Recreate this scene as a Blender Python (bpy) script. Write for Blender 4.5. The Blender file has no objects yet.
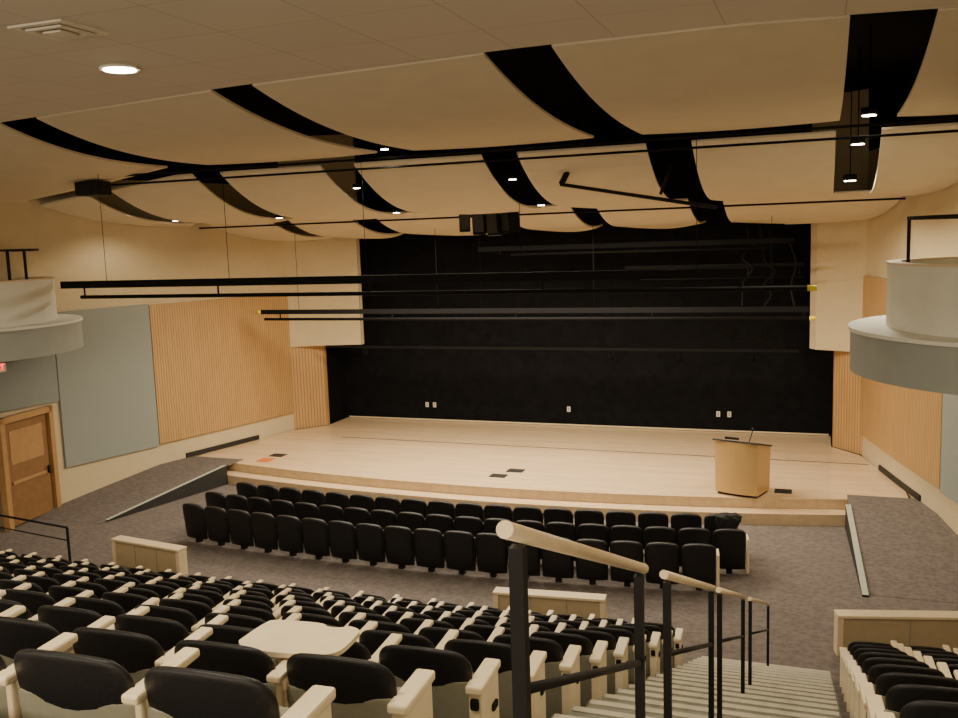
import bpy, bmesh, math, random
from mathutils import Matrix, Vector, noise as mnoise
random.seed(4)
C=bpy.context.scene.collection

# ---------------------------------------------------------------- materials
def newmat(name):
    m=bpy.data.materials.new(name); m.use_nodes=True
    nt=m.node_tree; b=nt.nodes["Principled BSDF"]
    return m,nt,b
def mat(name,col,rough=.6,metal=0,noise=0,nscale=20,bump=0,emit=None,estr=0,spec=.5,sheen=0):
    m,nt,b=newmat(name)
    b.inputs["Base Color"].default_value=(*col,1)
    b.inputs["Roughness"].default_value=rough
    b.inputs["Metallic"].default_value=metal
    b.inputs["Specular IOR Level"].default_value=spec
    if emit:
        b.inputs["Emission Color"].default_value=(*emit,1); b.inputs["Emission Strength"].default_value=estr
    if noise or bump:
        tc=nt.nodes.new("ShaderNodeTexCoord"); n=nt.nodes.new("ShaderNodeTexNoise")
        n.inputs["Scale"].default_value=nscale; n.inputs["Detail"].default_value=4
        nt.links.new(tc.outputs["Object"],n.inputs["Vector"])
        if noise:
            r=nt.nodes.new("ShaderNodeValToRGB")
            r.color_ramp.elements[0].position=.3; r.color_ramp.elements[1].position=.7
            r.color_ramp.elements[0].color=(*[c*(1-noise) for c in col],1)
            r.color_ramp.elements[1].color=(*[min(1,c*(1+noise)) for c in col],1)
            nt.links.new(n.outputs["Fac"],r.inputs["Fac"]); nt.links.new(r.outputs["Color"],b.inputs["Base Color"])
        if bump:
            bp=nt.nodes.new("ShaderNodeBump"); bp.inputs["Strength"].default_value=bump; bp.inputs["Distance"].default_value=.01
            nt.links.new(n.outputs["Fac"],bp.inputs["Height"]); nt.links.new(bp.outputs["Normal"],b.inputs["Normal"])
    return m
def brickmat(name,c1,c2,mortar,scale,bw,rh,ms,rough=.4,rot=0,offset=.5,wood=False):
    m,nt,b=newmat(name)
    tc=nt.nodes.new("ShaderNodeTexCoord"); mp=nt.nodes.new("ShaderNodeMapping")
    mp.inputs["Rotation"].default_value=(0,0,rot)
    br=nt.nodes.new("ShaderNodeTexBrick")
    br.inputs["Color1"].default_value=(*c1,1);br.inputs["Color2"].default_value=(*c2,1);br.inputs["Mortar"].default_value=(*mortar,1)
    br.inputs["Scale"].default_value=scale;br.inputs["Brick Width"].default_value=bw;br.inputs["Row Height"].default_value=rh
    br.inputs["Mortar Size"].default_value=ms;br.inputs["Mortar Smooth"].default_value=.1
    br.offset=offset
    nt.links.new(tc.outputs["Object"],mp.inputs["Vector"]);nt.links.new(mp.outputs["Vector"],br.inputs["Vector"])
    out=br.outputs["Color"]
    if wood:
        n=nt.nodes.new("ShaderNodeTexNoise");n.inputs["Scale"].default_value=1.2;n.inputs["Detail"].default_value=5
        mp2=nt.nodes.new("ShaderNodeMapping");mp2.inputs["Scale"].default_value=(1,9,1)
        nt.links.new(tc.outputs["Object"],mp2.inputs["Vector"]);nt.links.new(mp2.outputs["Vector"],n.inputs["Vector"])
        mx=nt.nodes.new("ShaderNodeMixRGB");mx.blend_type='MULTIPLY';mx.inputs["Fac"].default_value=.3
        nt.links.new(out,mx.inputs["Color1"]);nt.links.new(n.outputs["Fac"],mx.inputs["Color2"]);out=mx.outputs["Color"]
    nt.links.new(out,b.inputs["Base Color"]);b.inputs["Roughness"].default_value=rough
    return m
def slatmat(name,c1,c2,scale,rough=.5,axis='Y'):
    m,nt,b=newmat(name)
    tc=nt.nodes.new("ShaderNodeTexCoord"); w=nt.nodes.new("ShaderNodeTexWave")
    w.bands_direction=axis; w.inputs["Scale"].default_value=scale; w.inputs["Distortion"].default_value=0
    r=nt.nodes.new("ShaderNodeValToRGB")
    r.color_ramp.elements[0].position=.08;r.color_ramp.elements[0].color=(*c1,1)
    r.color_ramp.elements[1].position=.35;r.color_ramp.elements[1].color=(*c2,1)
    nt.links.new(tc.outputs["Object"],w.inputs["Vector"]);nt.links.new(w.outputs["Fac"],r.inputs["Fac"])
    n=nt.nodes.new("ShaderNodeTexNoise");n.inputs["Scale"].default_value=3
    mp=nt.nodes.new("ShaderNodeMapping");mp.inputs["Scale"].default_value=(4,4,.4)
    nt.links.new(tc.outputs["Object"],mp.inputs["Vector"]);nt.links.new(mp.outputs["Vector"],n.inputs["Vector"])
    mx=nt.nodes.new("ShaderNodeMixRGB");mx.blend_type='MULTIPLY';mx.inputs["Fac"].default_value=.3
    nt.links.new(r.outputs["Color"],mx.inputs["Color1"]);nt.links.new(n.outputs["Fac"],mx.inputs["Color2"])
    nt.links.new(mx.outputs["Color"],b.inputs["Base Color"])
    b.inputs["Roughness"].default_value=rough
    return m
def carpetmat():
    m,nt,b=newmat("carpet")
    tc=nt.nodes.new("ShaderNodeTexCoord")
    mp=nt.nodes.new("ShaderNodeMapping");mp.inputs["Scale"].default_value=(1,1.5,1)
    nt.links.new(tc.outputs["Object"],mp.inputs["Vector"])
    v=nt.nodes.new("ShaderNodeTexVoronoi");v.inputs["Scale"].default_value=9;v.distance='MANHATTAN'
    n=nt.nodes.new("ShaderNodeTexNoise");n.inputs["Scale"].default_value=36;n.inputs["Detail"].default_value=4;n.inputs["Roughness"].default_value=.7
    for x in(v,n): nt.links.new(mp.outputs["Vector"],x.inputs["Vector"])
    r=nt.nodes.new("ShaderNodeValToRGB")
    r.color_ramp.elements[0].position=.3;r.color_ramp.elements[0].color=(.104,.086,.077,1)
    r.color_ramp.elements[1].position=.7;r.color_ramp.elements[1].color=(.188,.160,.143,1)
    mx=nt.nodes.new("ShaderNodeMixRGB");mx.inputs["Fac"].default_value=.25
    nt.links.new(n.outputs["Fac"],mx.inputs["Color1"]);nt.links.new(v.outputs["Distance"],mx.inputs["Color2"])
    nt.links.new(mx.outputs["Color"],r.inputs["Fac"]);nt.links.new(r.outputs["Color"],b.inputs["Base Color"])
    b.inputs["Roughness"].default_value=.95;b.inputs["Specular IOR Level"].default_value=.1
    return m
M_carpet=carpetmat()
M_cream=mat("cream_wall_paint",(.59,.475,.285),.8,noise=.03,nscale=3)
M_cloud=mat("cream_acoustic_panel",(.67,.58,.42),.75,noise=.03,nscale=2)
M_tile=brickmat("ceiling_tile",(.70,.635,.53),(.68,.615,.515),(.48,.43,.35),1,1.2,1.2,.007,rough=.9,offset=0)
M_black=mat("black_curtain",(.006,.006,.007),.9,noise=.3,nscale=5,spec=.1)
M_deck=mat("black_plenum",(.008,.007,.007),.95,noise=.1,nscale=5,spec=.1)
M_metal=mat("black_metal",(.010,.009,.009),.6,metal=0,noise=.1,nscale=30,spec=.25)
M_pipe=mat("matte_black_pipe",(.007,.0065,.0065),.8,noise=.1,nscale=30,spec=.15)
M_cable=mat("dark_cable",(.006,.0055,.0055),.9,noise=.1,nscale=30,spec=.05)
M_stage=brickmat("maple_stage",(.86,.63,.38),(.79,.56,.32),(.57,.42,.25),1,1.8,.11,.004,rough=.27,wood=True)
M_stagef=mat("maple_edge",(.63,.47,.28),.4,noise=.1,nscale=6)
M_slat=slatmat("oak_slats",(.36,.19,.07),(.60,.365,.145),4.2)
M_wood=mat("oak_veneer",(.43,.24,.095),.45,noise=.08,nscale=6)
M_lect=mat("golden_veneer",(.60,.38,.15),.38,noise=.03,nscale=3)
M_door=mat("door_wood",(.25,.13,.05),.45,noise=.12,nscale=6)
M_grey=mat("grey_fabric_panel",(.28,.30,.265),.9,noise=.05,nscale=40)
M_grey_shaded=mat("shaded_grey_fabric_panel",(.25,.27,.24),.9,noise=.05,nscale=40)  # same grey fabric, with shade put into the colour
M_ring=mat("grey_green_paint",(.31,.33,.295),.7,noise=.04,nscale=3)
M_drum=mat("pale_paint",(.74,.735,.64),.7,noise=.03,nscale=3)
M_seatb=mat("black_upholstery",(.008,.0075,.008),.5,noise=.2,nscale=60,bump=.15,spec=.4)
M_seatg=mat("taupe_back_shell",(.27,.26,.19),.6,noise=.06,nscale=30)
M_arm=mat("pale_laminate",(.86,.72,.48),.4,noise=.04,nscale=12)
M_tread=mat("stair_tread",(.20,.20,.155),.8,noise=.12,nscale=15)
M_nose=mat("stair_nosing",(.46,.42,.31),.6,noise=.05,nscale=15)
M_rail=mat("pale_wood_rail",(.76,.60,.39),.35,noise=.06,nscale=12)
M_base=mat("dark_base",(.02,.018,.016),.6,noise=.1,nscale=5)
M_ledge=mat("pale_cap",(.72,.58,.37),.5,noise=.04,nscale=6)
M_par=mat("parapet_panel",(.43,.33,.19),.6,noise=.05,nscale=6)
M_curb=mat("curb_paint",(.42,.44,.36),.6,noise=.05,nscale=6)
M_em=mat("lamp_glow",(1,1,1),.5,noise=.01,nscale=5,emit=(1,.88,.68),estr=25)
M_yel=mat("yellow_cap",(.8,.65,.03),.5,noise=.05,nscale=20)
M_red=mat("exit_red",(.5,.02,.02),.5,noise=.02,nscale=5,emit=(1,.03,.02),estr=4)
M_white=mat("white_plastic",(.75,.70,.58),.5,noise=.02,nscale=5)
M_or=mat("orange_tape",(.65,.17,.02),.6,noise=.05,nscale=5)
M_groove=mat("stage_groove",(.05,.04,.035),.6,noise=.1,nscale=5)
M_cloth=mat("dark_jacket_cloth",(.02,.017,.018),.9,noise=.3,nscale=12,bump=.3)

# ---------------------------------------------------------------- mesh helpers
def link(o,parent=None):
    C.objects.link(o)
    if parent: o.parent=parent
    return o
def mk(name,verts,faces,mats,parent=None,smooth=False,mi=None):
    me=bpy.data.meshes.new(name);me.from_pydata([tuple(v) for v in verts],[],faces)
    for m in (mats if isinstance(mats,(list,tuple)) else [mats]): me.materials.append(m)
    if mi: 
        for p,i in zip(me.polygons,mi): p.material_index=i
    if smooth:
        for p in me.polygons:p.use_smooth=True
    bm=bmesh.new();bm.from_mesh(me);bmesh.ops.recalc_face_normals(bm,faces=bm.faces);bm.to_mesh(me);bm.free()
    return link(bpy.data.objects.new(name,me),parent)
def boxes(name,lst,mats,parent=None,bevel=0,loc=(0,0,0),rz=0):
    """lst of (cx,cy,cz,sx,sy,sz[,mi[,rotx,rotz]]) joined in one mesh"""
    bm=bmesh.new()
    for b in lst:
        cx,cy,cz,sx,sy,sz=b[:6]; mi=b[6] if len(b)>6 else 0
        rx=b[7] if len(b)>7 else 0; rzz=b[8] if len(b)>8 else 0; ry=b[9] if len(b)>9 else 0
        M=Matrix.Translation((cx,cy,cz))@Matrix.Rotation(rzz,4,'Z')@Matrix.Rotation(ry,4,'Y')@Matrix.Rotation(rx,4,'X')@Matrix.Diagonal((sx,sy,sz,1))
        r=bmesh.ops.create_cube(bm,size=1,matrix=M)
        vs=r['verts'];fs=set(f for v in vs for f in v.link_faces)
        for f in fs:f.material_index=mi
        if bevel:
            es=set(e for v in vs for e in v.link_edges)
            rr=bmesh.ops.bevel(bm,geom=list(es),offset=bevel,segments=2,affect='EDGES',profile=.5)
            for f in rr['faces']:f.material_index=mi
    me=bpy.data.meshes.new(name);bm.to_mesh(me);bm.free()
    for m in (mats if isinstance(mats,(list,tuple)) else [mats]): me.materials.append(m)
    o=bpy.data.objects.new(name,me);o.location=loc;o.rotation_euler=(0,0,rz)
    return link(o,parent)
def tubes(name,segs,rad,mats,parent=None,n=10,loc=(0,0,0)):
    bm=bmesh.new()
    for s in segs:
        a,b=Vector(s[0]),Vector(s[1]);rd=s[2] if len(s)>2 else rad; mi=s[3] if len(s)>3 else 0
        d=b-a;q=d.to_track_quat('Z','Y').to_matrix().to_4x4()
        r=bmesh.ops.create_cone(bm,cap_ends=True,segments=n,radius1=rd,radius2=rd,depth=d.length,matrix=Matrix.Translation((a+b)/2)@q)
        for f in set(f for v in r['verts'] for f in v.link_faces):
            f.material_index=mi; f.smooth=len(f.verts)==4
    me=bpy.data.meshes.new(name);bm.to_mesh(me);bm.free()
    for m in (mats if isinstance(mats,(list,tuple)) else [mats]): me.materials.append(m)
    o=bpy.data.objects.new(name,me);o.location=loc
    return link(o,parent)
def sweep(name,pts,rad,m,parent=None,n=6):
    V=[];F=[];pts=[Vector(p) for p in pts]
    for i,p in enumerate(pts):
        d=(pts[min(i+1,len(pts)-1)]-pts[max(i-1,0)]).normalized()
        a=Vector((0,1,0)) if abs(d.y)<.9 else Vector((1,0,0))
        u=d.cross(a).normalized();v=d.cross(u)
        for k in range(n):
            t=2*math.pi*k/n;V.append(p+u*math.cos(t)*rad+v*math.sin(t)*rad)
    for i in range(len(pts)-1):
        for k in range(n):
            F.append([i*n+k,i*n+(k+1)%n,(i+1)*n+(k+1)%n,(i+1)*n+k])
    F+=[list(range(n)),[(len(pts)-1)*n+k for k in range(n)]]
    return mk(name,V,F,m,parent,smooth=True)
def empty(name,loc=(0,0,0),rz=0):
    e=bpy.data.objects.new(name,None);e.location=loc;e.rotation_euler=(0,0,rz);e.empty_display_size=.2
    return link(e)
def lab(o,l,c,g=None):
    o["label"]=l;o["category"]=c
    if g:o["group"]=g
    return o
def struct(o): o["kind"]="structure"; return o
def prism(name,poly,z0,z1,mats,parent=None,topmi=0,sidemi=0):
    n=len(poly)
    v=[(x,y,z0) for x,y in poly]+[(x,y,z1) for x,y in poly]
    f=[list(range(n))[::-1],list(range(n,2*n))]+[[i,(i+1)%n,n+(i+1)%n,n+i] for i in range(n)]
    return mk(name,v,f,mats,parent,mi=[sidemi,topmi]+[sidemi]*n)
def interp(tab,t):
    if t<=tab[0][0]:return tab[0][1]
    for (a,va),(b,vb) in zip(tab,tab[1:]):
        if t<=b:
            return va+(vb-va)*(t-a)/(b-a)
    return tab[-1][1]
WT=[(-3,10.3),(11,10.3),(13,10.28),(15,10.15),(16.6,9.9),(18,9.55),(19.3,9.2),(20.5,8.88),(21.5,8.62),(22.5,8.38),(23.4,8.17),(24.2,8.0)]
def wx(y): return interp(WT,y)
def frange(a,b,s):
    n=max(1,round((b-a)/s));return [a+(b-a)*i/n for i in range(n+1)]
def arc(x): return x*x/72.
def arcr(x): return x*x/240.

# ---------------------------------------------------------------- floors
fl=boxes("floor",[(0,12,-.1,21.5,31,.2)],M_carpet);struct(fl)
# raked tiers
NR=11
YS=lambda j:10.85-.855*j
ZT=lambda j:.42+.337*j
def tiers(xa,xb):
    V=[];F=[];xs=frange(xa,xb,.8)
    for j in range(0,NR+1):
        zt=ZT(j) if j<NR else 4.42
        yf=YS(j)+.69; yr=(YS(j)-.15-.06) if j<NR else -2.98
        b=len(V)
        for x in xs:
            a=arcr(x)
            yrr=yr+a if j<NR else yr
            V+=[(x,yrr,0),(x,yrr,zt),(x,yf+a,zt),(x,yf+a,0)]
        for i in range(len(xs)-1):
            p=b+4*i;q=p+4
            F+=[[p+1,p+2,q+2,q+1],[p+2,p+3,q+3,q+2],[p,p+1,q+1,q]]
        F+=[[b,b+1,b+2,b+3],[b+4*(len(xs)-1)+k for k in range(4)]]
    return V,F
V,F=tiers(-10.3,5.5);o=mk("floor_tiers",V,F,M_carpet);o.name="floor.001";struct(o)
V,F=tiers(7.2,10.3);o=mk("floor_tiers",V,F,M_carpet);o.name="floor.002";struct(o)
# aisle stairs
N=24;R=4.42/N;y0=1.9;dp=(12.95-1.9)/N
L=[(6.35,(y0-2.9)/2,4.42/2-.01,1.69,y0+2.9,4.40)]
for i in range(1,N):
    zt=4.42-R*i; ya=y0+dp*(i-1)
    L.append((6.35,ya+dp/2,zt/2,1.69,dp,zt,0))
    L.append((6.35,ya+dp-.03,zt+.004,1.66,.06,.008,1))
L.append((6.35,y0-.035,4.42,1.66,.075,.008,1))
st=boxes("aisle_stairs",L,[M_tread,M_nose]);lab(st,"long carpeted aisle staircase with pale nosing strips between seat blocks","stairs")
def treadz(y):
    if y<y0: return 4.42
    return max(0,4.42-R*(int((y-y0)/dp)+1))

# ---------------------------------------------------------------- stage
poly=[(x,19.25+x*x/72) for x in frange(-7.7,7.7,.5)]
poly+=[(8.75,20.15),(wx(21)-.02,21),(wx(22.5)-.02,22.5),(wx(24.2)-.05,24.14),(7.3,24.97),(7.3,26.27),(-7.3,26.27),(-7.3,24.97),(-wx(24.2)+.05,24.14),(-wx(22.5)+.02,22.5),(-wx(21)+.02,21),(-8.75,20.15)]
sg=empty("stage",(0,0,0))
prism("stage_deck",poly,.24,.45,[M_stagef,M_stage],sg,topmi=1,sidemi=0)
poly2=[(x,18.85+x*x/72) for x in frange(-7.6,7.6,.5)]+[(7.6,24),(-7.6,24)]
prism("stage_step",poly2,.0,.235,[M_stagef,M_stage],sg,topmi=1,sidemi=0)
gr=[]
for i,x in enumerate(frange(-6,8.1,.5)[:-1]):
    gr.append((x+.25,23.35-.02*x,.452,.52,.045,.006,0))
boxes("stage_track_groove",gr,M_groove,sg)
lab(sg,"low maple plank stage with curved stepped front edge","stage")
# ramps
def ramp(s):
    V=[];F=[]
    xa,ya,xb,yb=(8.0,16.1,7.25,19.55) if s<0 else (7.75,15.8,7.57,19.5)
    ys=frange(15.9,20.4,.5)
    for y in ys:
        z=min(.455,max(.005,(y-15.9)/3.5*.455))
        xi=xa+(xb-xa)*min(1,max(0,(y-ya)/(yb-ya)))
        V+=[(s*xi,y,z),(s*(wx(y)-.01),y,z)]
    for i in range(len(ys)-1):
        F.append([2*i,2*i+1,2*i+3,2*i+2])
    o=mk("floor_ramp",V,F,M_carpet);o.name="floor.003";struct(o)
    t=.05;A=s*xa;B=s*xb
    V=[(A-t,ya,0),(A+t,ya,0),(B+t,yb,0),(B-t,yb,0),(A-t,ya,.04),(A+t,ya,.04),(B+t,yb,.50),(B-t,yb,.50)]
    F=[[0,1,2,3],[4,5,6,7],[0,1,5,4],[1,2,6,5],[2,3,7,6],[3,0,4,7]]
    e=mk("ramp_side_wall",V,F,[M_base,M_curb],mi=[0,1,0,0,0,0])
    lab(e,"wedge shaped ramp curb with pale cap and dark side","ramp curb","ramp curbs beside the stage")
ramp(-1);ramp(1)

# ---------------------------------------------------------------- walls
def wallstrip(name,s,ya,yb,z0,z1,off,th,m,parent=None,ds=.5):
    ys=sorted(set([ya,yb]+[y for y in frange(ya,yb,ds)]))
    V=[];F=[]
    for y in ys:
        a=s*(wx(y)-off);b=s*(wx(y)-off-th)
        Z1=z1(y) if callable(z1) else z1
        Z0=z0(y) if callable(z0) else z0
        V+=[(a,y,Z0),(a,y,Z1),(b,y,Z1),(b,y,Z0)]
    for i in range(len(ys)-1):
        p=4*i;q=p+4
        for k in range(4):F.append([p+k,p+(k+1)%4,q+(k+1)%4,q+k])
    F+=[[0,1,2,3],[len(V)-4+k for k in range(4)]]
    return mk(name,V,F,m,parent)
WH=[(-3,8.2),(11.3,8.2),(12.2,8.12),(13.2,7.95),(14.5,7.82),(16.5,7.76),(25,7.76)]
wh=lambda y:interp(WH,y)
for s,nm in((-1,"left"),(1,"right")):
    struct(wallstrip("wall_"+nm,s,-3,24.2,0,wh,-.3,.3,M_cream))
    struct(wallstrip("wall_%s_plenum"%nm,s,-3,24.2,wh,9.2,-.3,.3,M_deck))
    struct(wallstrip("baseboard_"+nm,s,16.7,20.2,0,.10,0,.02,M_base))
    struct(wallstrip("trim_1" if s<0 else "trim_2",s,20.2,22.7,.455,.58,0,.04,M_base))
    xi=6.0 if s<0 else 6.75
    P=[(s*8.03,24.12),(s*7.85,24.27),(s*7.6,24.42),(s*7.3,24.56),(s*6.9,24.72),(s*xi,25.0),(s*xi,25.15),(s*8.3,25.15)]
    o=prism("wall_%s_wing"%nm,P,2.98,9.2,M_cream);struct(o)
    P=[(s*8.02,24.15),(s*7.33,25.0),(s*7.33,25.15),(s*8.3,25.15)]
    o=prism("wall_%s_pillar"%nm,P,.45,2.98,M_slat);struct(o)
    o=boxes("wall_%s_return"%nm,[(s*7.9,25.75,4.8,1.0,1.15,8.8)],M_black);struct(o)
struct(boxes("wall_back",[(0,26.45,4.6,18,.3,9.2)],M_black))
struct(boxes("wall_rear",[(0,-3.15,4.6,21.2,.3,9.2)],M_cream))
struct(boxes("baseboard_back",[(0,26.285,.48,14.5,.02,.04)],M_ledge))
# acoustic panels
o=wallstrip("acoustic_panel",-1,16.86,19.38,.95,4.65,.004,.06,M_grey);lab(o,"tall grey fabric acoustic panel on the cream wall","wall panel")
o=wallstrip("acoustic_panel",-1,11.5,16.84,2.56,3.93,.004,.055,M_grey_shaded);lab(o,"grey fabric acoustic panel above the door, shade put into its colour","wall panel")
o=wallstrip("wood_slat_panel",-1,19.40,24.1,1.0,4.62,.004,.07,M_slat);lab(o,"vertical oak slat panel on the curved wall","wall panel","oak slat wall panels")
o=wallstrip("wood_slat_panel",1,19.17,24.1,1.0,4.85,.004,.07,M_slat);lab(o,"vertical oak slat panel on the curved wall","wall panel","oak slat wall panels")
o=wallstrip("acoustic_panel",1,15.5,19.15,.95,3.93,.004,.06,M_grey);lab(o,"grey fabric acoustic panel below the curved balcony","wall panel")

# door on left wall
D=struct(boxes("door_1",[(0,-.70,1.19,.05,1.36,2.3,0)],M_door))
D.rotation_euler=(0,0,.12)
boxes("door_frame",[(.03,-1.47,1.25,.16,.14,2.5),(.03,.10,1.25,.16,.14,2.5),(.03,-.69,2.43,.16,1.7,.14)],M_wood,D,bevel=.008)
boxes("crash_bar",[(.04,-.69,1.0,.03,1.1,.07)],M_wood,D)
boxes("upper_panel",[(.028,-.69,1.78,.012,1.05,.75)],M_wood,D)
boxes("door_handle",[(.09,-.12,1.05,.05,.04,.18)],M_metal,D)
D.location=(-9.88,16.45,0)
# exit sign
ex=boxes("exit_sign",[(0,0,0,.05,.5,.2)],M_white,loc=(-9.97,15.32,3.55))
lab(ex,"small illuminated red exit sign on the wall","sign")
tc=bpy.data.curves.new("sign_lettering",'FONT');tc.body="EXIT";tc.size=.2;tc.extrude=.004;tc.offset=.004;tc.align_x='CENTER';tc.align_y='CENTER'
to=bpy.data.objects.new("tmp",tc);C.objects.link(to)
bpy.context.view_layer.update()
me=bpy.data.meshes.new_from_object(to.evaluated_get(bpy.context.evaluated_depsgraph_get()));bpy.data.objects.remove(to)
me.materials.clear();me.materials.append(M_red)
to=bpy.data.objects.new("sign_lettering",me)
to.rotation_euler=(math.pi/2,0,math.pi/2);to.location=(.03,0,0);link(to,ex)

# ---------------------------------------------------------------- ceiling
ET=[(-10.6,13.3),(-5.9,12.2),(-.9,11.25),(3.4,10.72),(6.2,10.65),(8.3,11.0),(10.6,11.7)]
ed=lambda x:interp(ET,x)
xs=frange(-10.3,10.3,.6)
poly=[(-10.3,-3),(10.3,-3)]+[(x,ed(x)) for x in xs[::-1]]
struct(prism("ceiling",poly,8.2,8.32,M_tile))
o=boxes("ceiling_deck",[(0,12,9.3,21.2,31,.2)],M_deck);o.name="ceiling.001";struct(o)
def cloud(xa,xb,row):
    V=[];F=[];nx=10;ny=16
    for side in(0,1):
        for j in range(ny+1):
            s=j/ny
            for i in range(nx+1):
                x=xa+(xb-xa)*i/nx
                u=2*i/nx-1
                if row==1:
                    ya=ed(x)+.03;yb=16.5;z0,z1=8.18,7.69
                    if x<-6: z1-=.13*(-6-x)
                    lift=.03
                elif row==2:
                    ya,yb,z0,z1=16.85,20.9-.12*u*u,7.56,6.59
                    if x<-6: z0-=.12*(-6-x)
                    lift=.09
                else: ya,yb,z0,z1=21.25,25.05-.3*u*u,6.72,6.13;lift=.14
                y=ya+(yb-ya)*s
                lim=wx(y)-.03
                if y>24.2: lim=8.0-(y-24.2)*2.2
                xx=max(-lim,min(lim,x))
                k=2.7
                z=z0-(z0-z1)*(1-(1-s)**k)+lift*u*u*s*s
                V.append((xx,y,z+side*.04))
    W=(nx+1)*(ny+1)
    for j in range(ny):
        for i in range(nx):
            a=j*(nx+1)+i
            F+=[[a,a+1,a+nx+2,a+nx+1],[W+a,W+a+nx+1,W+a+nx+2,W+a+1]]
    for i in range(nx):
        a=i;F.append([a,W+a,W+a+1,a+1]);a=ny*(nx+1)+i;F.append([a,a+1,W+a+1,W+a])
    for j in range(ny):
        a=j*(nx+1);F.append([a,a+nx+1,W+a+nx+1,W+a]);a+=nx;F.append([a,W+a,W+a+nx+1,a+nx+1])
    o=mk("ceiling_cloud_panel",V,F,M_cloud)
    lab(o,"curved cream acoustic cloud panel hung below the black ceiling","ceiling panel","curved acoustic ceiling clouds")
for a,b in [(-10.25,-5.95),(-4.95,-1.05),(-.3,3.2),(4.05,7.25),(8.1,10.25)]: cloud(a,b,1)
for a,b in [(-9.9,-8.45),(-7.8,-5.6),(-4.9,-2.5),(-1.75,.95),(1.65,4.05),(4.85,7.2),(7.9,9.8)]: cloud(a,b,2)
for a,b in [(-8.9,-6.65),(-6.1,-4.3),(-3.6,-1.1),(-.15,1.5),(2.1,4.2),(4.95,8.8)]: cloud(a,b,3)

# tracks
def pipe(name,xa,xb,y,z,r,label,cat,grp=None,hang=None,extra=None,tips=False,ext=.9,ins=.5,cs=3.2,flat=0):
    e=empty(name,((xa+xb)/2,y,z))
    h=(xb-xa)/2
    if flat: boxes("raceway",[(0,0,0,2*h,.07,flat)],M_pipe,e)
    else: tubes("pipe",[((-h,0,0),(h,0,0),r)],r,M_pipe,e)
    if extra is not None:
        tubes("pipe",[((-h+ins,0,-extra),(h+ext,0,-extra),r)],r,M_pipe,e)
        for x in frange(-h+.6,h-.1,3.3): tubes("pipe_clamp",[((x,0,0),(x,0,-extra),r*.5)],r,M_pipe,e)
    if hang: 
        for x in frange(xa+1.2,xb-.8,cs):
            tubes("suspension_cable",[((x-(xa+xb)/2,0,0),(x-(xa+xb)/2,0,hang-z),.006)],.007,M_pipe,e,n=5)
    if tips:
        zz=-(extra or 0);xe=h+(ext if extra else 0)
        tubes("end_cap",[((xe,0,zz),(xe+.14,0,zz),r*1.2)],r,M_yel,e)
        if xa>-8: tubes("end_cap",[((-h-.14,0,0),(-h-.001,0,0),r*1.3)],r,M_yel,e)
    lab(e,label,cat,grp)
pipe("rigging_batten",-8.1,5.9,15.5,5.34,.038,"long black rigging batten with raceway and pipe hung over the seats","rigging pipe","rigging battens",hang=7.6,extra=.26,tips=True,flat=.15)
pipe("rigging_batten",-7.5,6.75,22.0,4.22,.038,"long black rigging batten with raceway and pipe hung over the stage","rigging pipe","rigging battens",hang=6.32,extra=.2,tips=True,ext=.02,ins=.1,flat=.12,cs=4)
pipe("rigging_batten",-6.9,6.5,24.4,2.98,.035,"slim black rigging batten hung in front of the black curtain","rigging pipe","rigging battens",hang=6.1,flat=.07,cs=4)
pipe("rigging_batten",-1.5,6.4,23.2,5.75,.03,"black rigging batten close to the dark ceiling edge","rigging pipe","rigging battens",hang=6.12,extra=.16,ext=-.6,ins=.9,flat=.12)
pipe("rigging_batten",2.2,6.6,24.2,5.15,.03,"short black rigging batten in front of the black curtain","rigging pipe","rigging battens",hang=6.1,extra=.3,ext=0,ins=.4,flat=.08,cs=2)
for y,z,r in((16.3,7.60,.022),(16.3,7.42,.022),(21.0,6.55,.022)):
    l=wx(y)-.15
    pipe("lighting_track",-l,l,y,z,r,"thin black lighting track running between ceiling clouds","lighting track","lighting tracks")
# rigging clutter near the curtain
def cable(pts,r=.02):
    e=empty("hanging_cable",pts[0])
    o=Vector(pts[0]);P_=[Vector(p)-o for p in pts]
    out=[]
    for i in range(len(P_)-1):
        p0=P_[max(i-1,0)];p1=P_[i];p2=P_[i+1];p3=P_[min(i+2,len(P_)-1)]
        for k in range(6):
            t=k/6
            out.append(.5*((2*p1)+(-p0+p2)*t+(2*p0-5*p1+4*p2-p3)*t*t+(-p0+3*p1-3*p2+p3)*t**3))
    out.append(P_[-1])
    sweep("cable",out,r,M_pipe,e)
    lab(e,"dark looping power cable hanging from the rigging","cable","hanging rigging cables")
cable([(5.3,23.6,6.1),(5.35,23.6,5.6),(5.2,23.5,5.35),(5.45,23.4,5.1),(5.25,23.3,4.8),(5.3,22.2,4.3)])
cable([(5.6,23.8,6.1),(5.7,23.8,5.3),(5.95,23.7,5.0),(5.7,23.5,4.7),(5.9,23.0,4.5),(5.8,22.1,4.3)])
cable([(6.3,23.2,5.70),(6.45,23.0,5.2),(6.35,22.6,4.7),(6.45,22.05,4.3)])
cable([(4.6,22.1,4.0),(5.0,22.6,3.6),(5.5,23.4,3.4),(6.0,24.2,3.05)],.025)
def fixture(x,y,z):
    e=empty("stage_light",(x,y,z))
    tubes("can",[((0,0,-.24),(0,.08,-.06),.05)],.05,M_cable,e,n=14)
    boxes("yoke",[(-.06,.02,-.07,.012,.03,.18),(.06,.02,-.07,.012,.03,.18),(0,.02,.02,.13,.03,.015)],M_pipe,e)
    lab(e,"small black stage light clamped to a batten","stage light","stage lights on battens")
for i,x in enumerate(frange(-5.6,5.4,1.8)): fixture(x,24.4,2.93)

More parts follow.
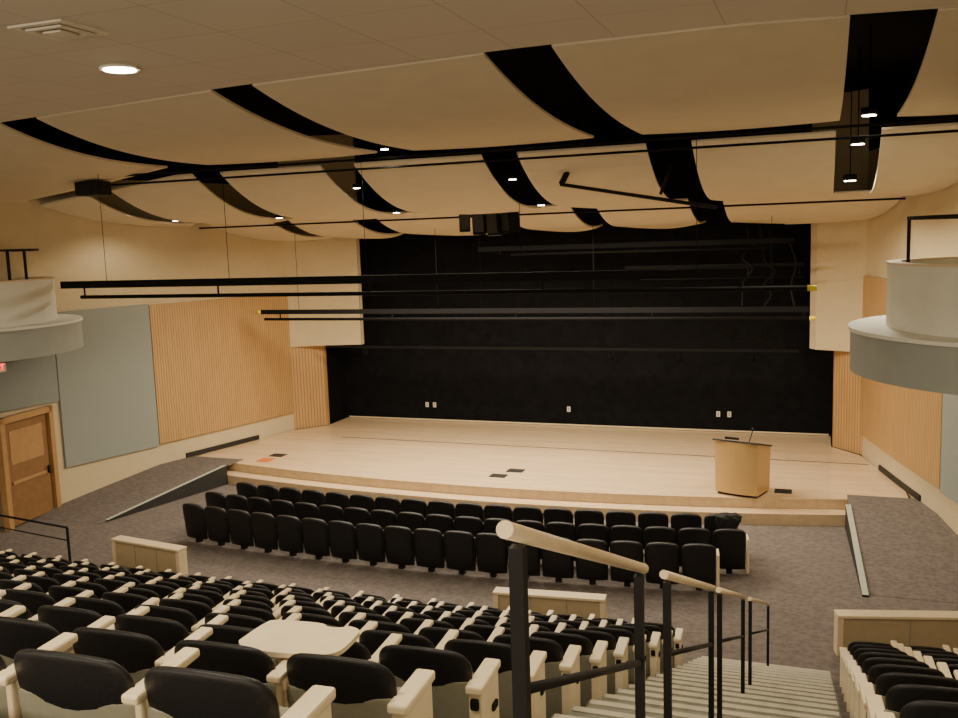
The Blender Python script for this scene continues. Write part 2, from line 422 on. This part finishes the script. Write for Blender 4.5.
# downlights
LS=[]
def downlight(x,y,z,r=.12,h=.4,label="black cylinder downlight hanging in a dark ceiling slot",lit=True):
    e=empty("downlight",(x,y,z))
    tubes("housing",[((0,0,0),(0,0,h),r)],r,M_metal,e,n=20)
    tubes("lens",[((0,0,-.012),(0,0,-.001),r*.85)],r,M_em,e,n=20)
    tubes("stem",[((0,0,h),(0,0,9.2-z),.012)],r,M_deck,e,n=6)
    lab(e,label,"lamp","slot downlights")
    if lit: LS.append((x,y,z-.25))
for p in [(7.7,16.75,7.8),(7.6,18.6,7.5),(7.52,20.3,6.93)]: downlight(*p,r=.13,h=.12)
for p in [(-.7,16.1,7.74),(1.28,17.7,7.16),(-2.15,17.7,7.16),(-2.15,19.6,6.68),(1.3,19.6,6.70),(-5.25,19.6,6.68),(-8.1,19.4,6.72)]:
    downlight(*p,r=.085,h=.08,label="small round downlight set into a dark ceiling gap",lit=p[0]>-8)
def recessed(x,y,z=8.2):
    e=empty("recessed_downlight",(x,y,z))
    tubes("trim_ring",[((0,0,-.03),(0,0,-.001),.24)],.2,M_white,e,n=28)
    tubes("lens",[((0,0,-.042),(0,0,-.031),.19)],.2,M_em,e,n=28)
    lab(e,"round glowing recessed downlight in the tiled ceiling","lamp","recessed ceiling lights")
    LS.append((x,y,z-.1))
recessed(-.95,9.38);recessed(4.5,6.5);recessed(4.0,2.0);recessed(-5,5);recessed(8.8,6);recessed(-7,8.5)
# square air diffuser
v=empty("ceiling_vent",(-.10,7.56,8.2))
def ring(name,a,w_,z,m):
    boxes(name,[(0,a-w_/2,z,2*a,w_,.02),(0,-a+w_/2,z,2*a,w_,.02),(a-w_/2,0,z,w_,2*a-2*w_,.02),(-a+w_/2,0,z,w_,2*a-2*w_,.02)],m,v)
ring("outer_frame",.33,.07,-.012,M_white);ring("inner_cone",.22,.05,-.03,M_white)
boxes("centre_plate",[(0,0,-.045,.22,.22,.02)],M_white,v)
boxes("dark_throat",[(0,0,-.003,.52,.52,.004)],M_par,v)
lab(v,"square white ceiling air diffuser with nested frames","air vent")

# speaker cluster
def speaker(x,y,z,rz=0,w_=.26,h_=.7,tilt=.12):
    e=empty("hanging_speaker",(x,y,z),rz)
    boxes("cabinet",[(0,0,-h_/2+.05,w_,.36,h_,0,tilt)],M_pipe,e,bevel=.025)
    boxes("grille",[(0,-.20,-h_/2+.03,w_*.85,.02,h_*.82,0,tilt)],M_base,e)
    for q in(-.08,.08): tubes("hanger",[((q,0,0),(q,0,1.2),.012)],.01,M_metal,e,n=6)
    lab(e,"tall narrow black loudspeaker hung near the black curtain","loudspeaker","hanging loudspeakers")
speaker(-.92,20.75,6.78,.35,.26,.62);speaker(-.56,20.8,6.86,.12,.30,.78);speaker(-.17,20.8,6.84,-.15,.30,.80);speaker(.18,20.85,6.76,-.45,.26,.66)
pj=empty("hanging_projector",(-7.5,16.0,7.34))
boxes("body",[(0,0,0,.55,.5,.3)],M_metal,pj,bevel=.03)
tubes("lens",[((.0,.22,0),(.0,.36,0),.08)],.08,M_base,pj,n=16)
tubes("pole",[((0,0,.1),(0,0,1.6),.03)],.03,M_metal,pj)
lab(pj,"black ceiling projector on a pole","projector")
ar=empty("ceiling_boom_arm",(3.1,17.5,7.72))
tubes("arm",[((-.35,0,.05),(-.78,0,-.72),.06),((-.8,0,-.72),(2.1,0,-1.28),.035),((1.1,0,-1.0),(1.3,0,-.45),.03),((-.35,0,0),(-.35,0,.9),.03)],.03,M_metal,ar)
lab(ar,"black articulated boom arm hung from the ceiling slot","boom arm")

# ---------------------------------------------------------------- balconies
def balcony(s):
    e=empty("curved_balcony",(s*10.0,14.2,3.95))
    def disc(name,r,z0,z1,m,ri=None):
        n=64;V=[];F=[]
        an=[math.pi/2+ (math.pi*i/n) for i in range(n+1)]
        ri_=ri or 0.01
        for a in an:
            cx=-s*abs(math.cos(a)) ; sy=math.sin(a)
            V+=[(cx*r,sy*r,z0),(cx*r,sy*r,z1),(cx*ri_,sy*ri_,z1),(cx*ri_,sy*ri_,z0)]
        for i in range(n):
            p=4*i;q=p+4
            for k in range(4):F.append([p+k,p+(k+1)%4,q+(k+1)%4,q+k])
        F+=[[0,1,2,3],[4*n+k for k in range(4)]]
        return mk(name,V,F,m,e)
    disc("lower_ring",2.6,0.05,.62,M_ring)
    disc("ledge",2.63,.62,.67,M_drum)
    disc("parapet",2.13,.67,1.53,M_drum,1.98)
    disc("parapet_cap",2.15,1.53,1.56,M_ledge,1.96)
    n=14;pts=[]
    for i in range(n+1):
        a=math.pi/2+math.pi*i/n
        pts.append((-s*abs(math.cos(a))*1.87,math.sin(a)*1.87))
    b=[]
    for (xa,ya),(xb,yb) in zip(pts,pts[1:]):
        L=math.hypot(xb-xa,yb-ya)
        b.append(((xa+xb)/2,(ya+yb)/2,2.15,L+.03,.05,.045,0,0,math.atan2(yb-ya,xb-xa)))
    boxes("guard_rail",b,M_metal,e)
    for i in(2,7,12) if s>0 else (1,7):
        boxes("rail_post",[(pts[i][0],pts[i][1],1.42,.045,.045,1.46)],M_metal,e)
    lab(e,"curved two-tier balcony with pale parapet and black guard rail","balcony","curved side balconies")
balcony(-1);balcony(1)

# ---------------------------------------------------------------- parapets
def parapet(xa,xb,yb,panels,h=.52):
    e=empty("low_parapet",((xa+xb)/2,yb+arc((xa+xb)/2),0),math.atan((xa+xb)/2/36))
    w=xb-xa
    boxes("body",[(0,0,h/2-.02,w-.1,.16,h-.04)],M_par,e)
    boxes("cap",[(0,0,h-.015,w+.06,.24,.04)],M_ledge,e,bevel=.006)
    for q in(-1,1): boxes("end_post",[(q*(w/2-.01),0,h/2-.02,.08,.2,h-.04)],M_ledge,e)
    for k in range(1,panels): boxes("panel_joint",[(-w/2+w*k/panels,-.083,h/2-.02,.012,.01,h-.06)],M_seatg,e)
    lab(e,"low half wall with tan panels and pale wooden cap","half wall","half walls before the raked seats")
parapet(-5.75,-4.05,13.45,3);parapet(2.25,3.95,13.2,3);parapet(7.25,10.1,12.8,3,h=.6)

# ---------------------------------------------------------------- seats
def shell(name,w,z0,z1,th,tilt,m,rt=.12,y0=0,bow=.05,crown=.02):
    rows=[(z0+(z1-rt-z0)*q,w/2*(.97+.03*q)) for q in(0,.1,.5,1)]
    for k in range(1,7):
        ph=k/6*math.pi/2
        rows.append((z1-rt+rt*math.sin(ph),w/2-rt+rt*math.cos(ph)))
    nz=len(rows)-1;us=[-1,-.93,-.75,-.45,-.15,.15,.45,.75,.93,1];nx=len(us)-1
    V=[];F=[]
    for side in(0,1):
        for k,(z,hw) in enumerate(rows):
            ez=min(1,(1-(k/nz))*3+.3) if k>nz-3 else (.5 if k==0 else 1)
            for u in us:
                x=u*hw
                ex=.25 if abs(u)==1 else (.75 if abs(u)>.9 else 1)
                if k==nz: ex=min(ex,.4)
                zz=z+crown*(1-u*u)*((z-z0)/(z1-z0))**3
                y=y0-(z-z0)*tilt+bow*(x/(w/2))**2+(th/2*ex*ez)*(1 if side else -1)
                V.append((x,y,zz))
    W=(nx+1)*(nz+1)
    for k in range(nz):
        for i in range(nx):
            a=k*(nx+1)+i
            F+=[[a,a+1,a+nx+2,a+nx+1],[W+a,W+a+nx+1,W+a+nx+2,W+a+1]]
    for i in range(nx):
        a=i;F.append([a,W+a,W+a+1,a+1]);a=nz*(nx+1)+i;F.append([a,a+1,W+a+1,W+a])
    for k in range(nz):
        a=k*(nx+1);F.append([a,a+nx+1,W+a+nx+1,W+a]);a+=nx;F.append([a,W+a,W+a+nx+1,a+nx+1])
    return mk(name,V,F,m,None,smooth=True)
def P(o):
    C.objects.unlink(o);return o
AX=.273
p_back=P(shell("backrest",.505,.585,.85,.034,.16,M_seatb,y0=-.014,rt=.10,bow=.03,crown=.012))
p_panel=P(shell("back_panel",.528,.10,.69,.03,.08,M_seatg,rt=.04,y0=.018,bow=.025,crown=0))
p_seat=P(boxes("seat_cushion",[(0,.19,.44,.43,.09,.34,0,-.18)],M_seatg,bevel=.035))
p_arm=P(boxes("armrest",[(AX,.11,.735,.068,.36,.035,0,.04)],M_arm,bevel=.010))
p_leg=P(boxes("leg",[(AX,.1,.34,.025,.14,.68),(AX,.12,.01,.025,.28,.02)],M_metal))
p_tab=P(boxes("folded_tablet",[(AX,.10,.61,.030,.26,.20)],M_arm,bevel=.009))
p_end=P(boxes("end_panel",[(AX+.01,.08,.36,.07,.30,.60,0),(AX+.01,.08,.675,.09,.34,.045,0),(AX+.01,-.075,.60,.045,.012,.06,1),(AX+.048,.13,.5,.006,.08,.04,1)],[M_arm,M_metal],bevel=.012))
p_endl=P(boxes("end_panel",[(-AX-.01,.08,.34,.065,.27,.56,0),(-AX-.01,.08,.63,.085,.29,.04,0),(-AX-.01,-.06,.56,.045,.012,.06,1)],[M_arm,M_metal],bevel=.010))
p_fback=P(shell("backrest",.565,.10,.83,.10,.10,M_seatb,rt=.11,bow=.04))
p_fseat=P(boxes("seat_cushion",[(0,.21,.44,.50,.10,.42,0,-.25)],M_seatb,bevel=.035))
p_ped=P(boxes("pedestal",[(0,.08,.07,.10,.10,.14)],M_metal))
p_fend=P(boxes("end_panel",[(.315,.13,.34,.04,.36,.62)],M_arm,bevel=.01))
def place(parts,x,y,z,label,grp,R=36):
    e=bpy.data.objects.new("auditorium_seat",None);e.empty_display_size=.1
    e.location=(x,y,z);e.rotation_euler=(0,0,math.atan(x/R));C.objects.link(e)
    e["label"]=label;e["category"]="seat";e["group"]=grp
    for p in parts:
        c=p.copy();c.parent=e;C.objects.link(c)
    return e
cnt=0;par=None
for j in range(0,NR):
    pt=.548+.010*((j*2)%5)/4+(.006 if j%2 else 0)
    for i in range(0,28):
        x=5.13-pt*i
        if i>4: x-=[.0,.06,-.0,.1,.03,.12,0,.08,.02,.1,0][j]*min(1,(i-4)/4)
        y=YS(j)+arcr(x)
        rel=x-7
        if rel< -1.12*y-1.1 or x<-9.6: continue
        if i==0:
            e=place([p_back,p_panel,p_seat,p_end,p_leg],x,y,ZT(j),"black folding auditorium seat with pale end panel by the stairs","raked auditorium seats",120)
        else:
            e=place([p_back,p_panel,p_seat,p_arm,p_leg,p_tab],x,y,ZT(j),"black folding auditorium seat with taupe shell and pale armrest","raked auditorium seats",120)
        if j==9 and i==1: par=e
        cnt+=1
    for i in range(4):
        x=7.60+.555*i;y=YS(j)+arcr(x)
        if (x-7)>.17*y+.9 or j>8: continue
        place([p_back,p_panel,p_seat,p_arm,p_leg,p_tab]+([p_endl] if i==0 else []),x,y,ZT(j),"black folding auditorium seat with taupe shell and pale armrest","raked auditorium seats",120);cnt+=1
for yb,n,off,pt in((15.0,18,0.06,.597),(15.87,19,.22,.592),(16.74,18,.2,.6)):
    for i in range(n):
        x=(i-(n-1)/2)*pt+off
        parts=[p_fback,p_fseat,p_ped]+([p_fend] if i==n-1 else [])
        place(parts,x,yb+arc(x),0,"all black folding auditorium seat on the flat floor","front rows of black seats");cnt+=1
# jacket over the end of the last floor row
bm=bmesh.new();bmesh.ops.create_icosphere(bm,subdivisions=4,radius=1)
for v_ in bm.verts:
    q=v_.co.copy();n_=mnoise.noise(q*1.9)*.28+mnoise.noise(q*4.5)*.10
    v_.co=Vector((q.x*.24,q.y*.14,q.z*(.09 if q.z>0 else .26)))*(1+n_)
for f_ in bm.faces:f_.smooth=True
me=bpy.data.meshes.new("draped_jacket");bm.to_mesh(me);bm.free();me.materials.append(M_cloth)
o=bpy.data.objects.new("draped_jacket",me);o.location=(5.46,17.07,.80);link(o)
lab(o,"dark crumpled jacket draped over the end seat","jacket")
# deployed tablet: rounded board with a scooped edge and bracket
ctrl=[(-.25,-.10),(-.255,-.04),(-.235,.11),(-.19,.16),(.02,.165),(.08,.135),(.14,.135),(.18,.155),(.235,.13),(.25,.08),(.24,-.09),(.17,-.15),(.0,-.165),(-.17,-.155)]
out=[];m_=len(ctrl)
for i in range(m_):
    p0,p1,p2,p3=[Vector(ctrl[(i+k-1)%m_]) for k in range(4)]
    for k in range(5):
        t_=k/5
        out.append(.5*((2*p1)+(-p0+p2)*t_+(2*p0-5*p1+4*p2-p3)*t_*t_+(-p0+3*p1-3*p2+p3)*t_**3))
n=len(out)
V=[(q.x,q.y,0) for q in out]+[(q.x,q.y,.022) for q in out]
F=[list(range(n)),list(range(n,2*n))]+[[k,(k+1)%n,n+(k+1)%n,n+k] for k in range(n)]
t=mk("writing_tablet",V,F,M_arm,par);t.location=(.24,.23,.765);t.rotation_euler=(0,0,.05)
t["label"]="open pale writing tablet"

# ---------------------------------------------------------------- handrails
SL=.407
zr=lambda y:6.12-SL*y
def handrail(ya,yb,X=6.4):
    e=empty("stair_handrail",(X,ya,treadz(ya)))
    zo=treadz(ya)
    for y in (ya+.04,yb-.06):
        zb=treadz(y)+.01
        boxes("post",[(0,y-ya,(zr(y)+zb)/2-zo-.02,.032,.032,zr(y)-zb-.02)],M_metal,e)
    tubes("wooden_handrail",[((0,-.04,zr(ya)-zo+.016),(0,yb-ya+.04,zr(yb)-zo-.016),.019)],.024,M_rail,e,n=14)
    tubes("lower_rail",[((0,.04,zr(ya)-.37-zo),(0,yb-ya-.05,zr(yb)-.37-zo+.03),.013)],.016,M_metal,e,n=8)
    lab(e,"stair handrail with black posts and pale round wooden rail","handrail","centre stair handrails")
handrail(1.78,3.26);handrail(3.8,5.6);handrail(6.0,8.1);handrail(8.9,12.4)
e=empty("aisle_handrail",(-6.15,13.1,0))
tubes("rail",[((0,0,.93),(-3.2,.5,.93),.022)],.025,M_metal,e);tubes("rail",[((0,0,.68),(-3.2,.5,.68),.013)],.015,M_metal,e)
boxes("post",[(0,0,.46,.035,.035,.92)],M_metal,e);boxes("post",[(-2.6,.41,.46,.035,.035,.92)],M_metal,e)
lab(e,"low black metal handrail near the side door","handrail")

# ---------------------------------------------------------------- podium
pd=empty("podium",(5.48,20.1,.45),-.30)
w_,d_=.46,.35
# body with gently bowed front
bot=[(-w_,d_),(w_,d_)]+[(w_*(1-2*i/8),-d_-.06*(1-(1-2*i/8)**2)) for i in range(9)]
n=len(bot)
def topz(y): return .98+(d_-y)/(2*d_)*.17
V=[(x,y,.06) for x,y in bot]+[(x*1.03,y*1.03,topz(y)) for x,y in bot]
F=[list(range(n)),list(range(n,2*n))]+[[i,(i+1)%n,n+(i+1)%n,n+i] for i in range(n)]
mk("body",V,F,M_lect,pd)
boxes("plinth",[(0,0,.03,.84,.66,.06)],M_base,pd)
boxes("desk_top",[(0,-.02,1.095,1.0,.84,.035,0,-.24)],M_base,pd,bevel=.006)
tubes("microphone",[((.1,.1,1.08),(.16,.15,1.33),.01),((.16,.15,1.33),(.13,.22,1.38),.018)],.01,M_metal,pd)
boxes("reading_lamp",[(-.2,-.1,1.18,.3,.06,.04)],M_metal,pd)
lab(pd,"light oak lectern with dark sloping top standing on the stage","podium")

# small things on stage and back wall
def plate(name,x,y,z,sx_,sy,sz,m,l,c,g=None,rz=0):
    lab(boxes(name,[(0,0,0,sx_,sy,sz)],m,loc=(x,y,z),rz=rz,bevel=min(sx_,sy,sz)*.2),l,c,g)
plate("floor_pocket",-6.6,21.0,.457,.4,.3,.012,M_base,"dark floor pocket cover on the stage","floor pocket","stage floor pockets")
plate("tape_mark",-6.62,20.45,.457,.36,.36,.012,M_or,"orange floor marking on the stage","floor marking")
plate("floor_pocket",-.1,20.25,.457,.4,.3,.012,M_base,"dark floor pocket cover on the stage","floor pocket","stage floor pockets")
plate("floor_pocket",.15,20.8,.457,.4,.3,.012,M_base,"dark floor pocket cover on the stage","floor pocket","stage floor pockets")
plate("black_folder",6.3,20.35,.462,.35,.3,.02,M_base,"flat black folder lying beside the podium","folder")
for x in(-4.5,-4.25,0.05,4.35,4.65):
    e=empty("wall_outlet",(x,26.3,.95))
    boxes("cover_plate",[(0,-.01,0,.1,.015,.15)],M_white,e)
    for q in(-.03,.03): boxes("socket",[(0,-.02,q,.04,.01,.03)],M_base,e)
    lab(e,"small pale electrical outlet on the black wall","outlet","outlets on the black wall")

# ---------------------------------------------------------------- lights
WC=(1,.87,.665)
def spot(x,y,z,e,ang=150,col=WC,r=.2):
    l=bpy.data.lights.new("lamp",'SPOT');l.energy=e;l.spot_size=math.radians(ang);l.spot_blend=.6;l.color=col;l.shadow_soft_size=r
    o=bpy.data.objects.new("lamp_light",l);o.location=(x,y,z-.1);C.objects.link(o)
for x,y,z in LS:
    if y>19: spot(x,y,z,150,r=.5)
    elif y>12: spot(x,y,z,390,r=.3)
    else: spot(x,y,z,370)
spot(-8.3,18.0,6.9,90,r=.2)  # extra spot without a fixture, added to brighten the left wall
def area(name,loc,rot,sx_,sy,e):
    l=bpy.data.lights.new(name,'AREA');l.shape='RECTANGLE';l.size=sx_;l.size_y=sy;l.energy=e;l.color=WC
    o=bpy.data.objects.new(name+"_light",l);o.location=loc;o.rotation_euler=rot;C.objects.link(o)
area("stage_fill",(0,20.4,6.1),(0,0,0),9,2.2,1050)  # unseen area light added to brighten the stage with soft shadows
area("rear_fill",(0,-2.8,6.3),(math.radians(98),0,0),16,2.5,620)  # unseen fill light added behind the camera for clouds and seats
w=bpy.data.worlds.new("w");bpy.context.scene.world=w;w.use_nodes=True
w.node_tree.nodes["Background"].inputs[0].default_value=(.9,.75,.55,1);w.node_tree.nodes["Background"].inputs[1].default_value=.1

# ---------------------------------------------------------------- camera
f=930.;p=math.radians(7.3);r=math.radians(1.9);ya=math.radians(20.3)
Fw=Vector((-math.sin(ya)*math.cos(p),math.cos(ya)*math.cos(p),-math.sin(p)))
R0=Vector((math.cos(ya),math.sin(ya),0));U0=R0.cross(Fw)
Rr=R0*math.cos(r)-U0*math.sin(r);U=U0*math.cos(r)+R0*math.sin(r)
cam=bpy.data.cameras.new("camera");cam.sensor_width=36;cam.lens=f/958*36;cam.clip_start=.05;cam.clip_end=200
co=bpy.data.objects.new("camera",cam);C.objects.link(co)
m=Matrix((( Rr.x,U.x,-Fw.x,7),(Rr.y,U.y,-Fw.y,0),(Rr.z,U.z,-Fw.z,6),(0,0,0,1)))
co.matrix_world=m
bpy.context.scene.camera=co
print("seats",cnt)
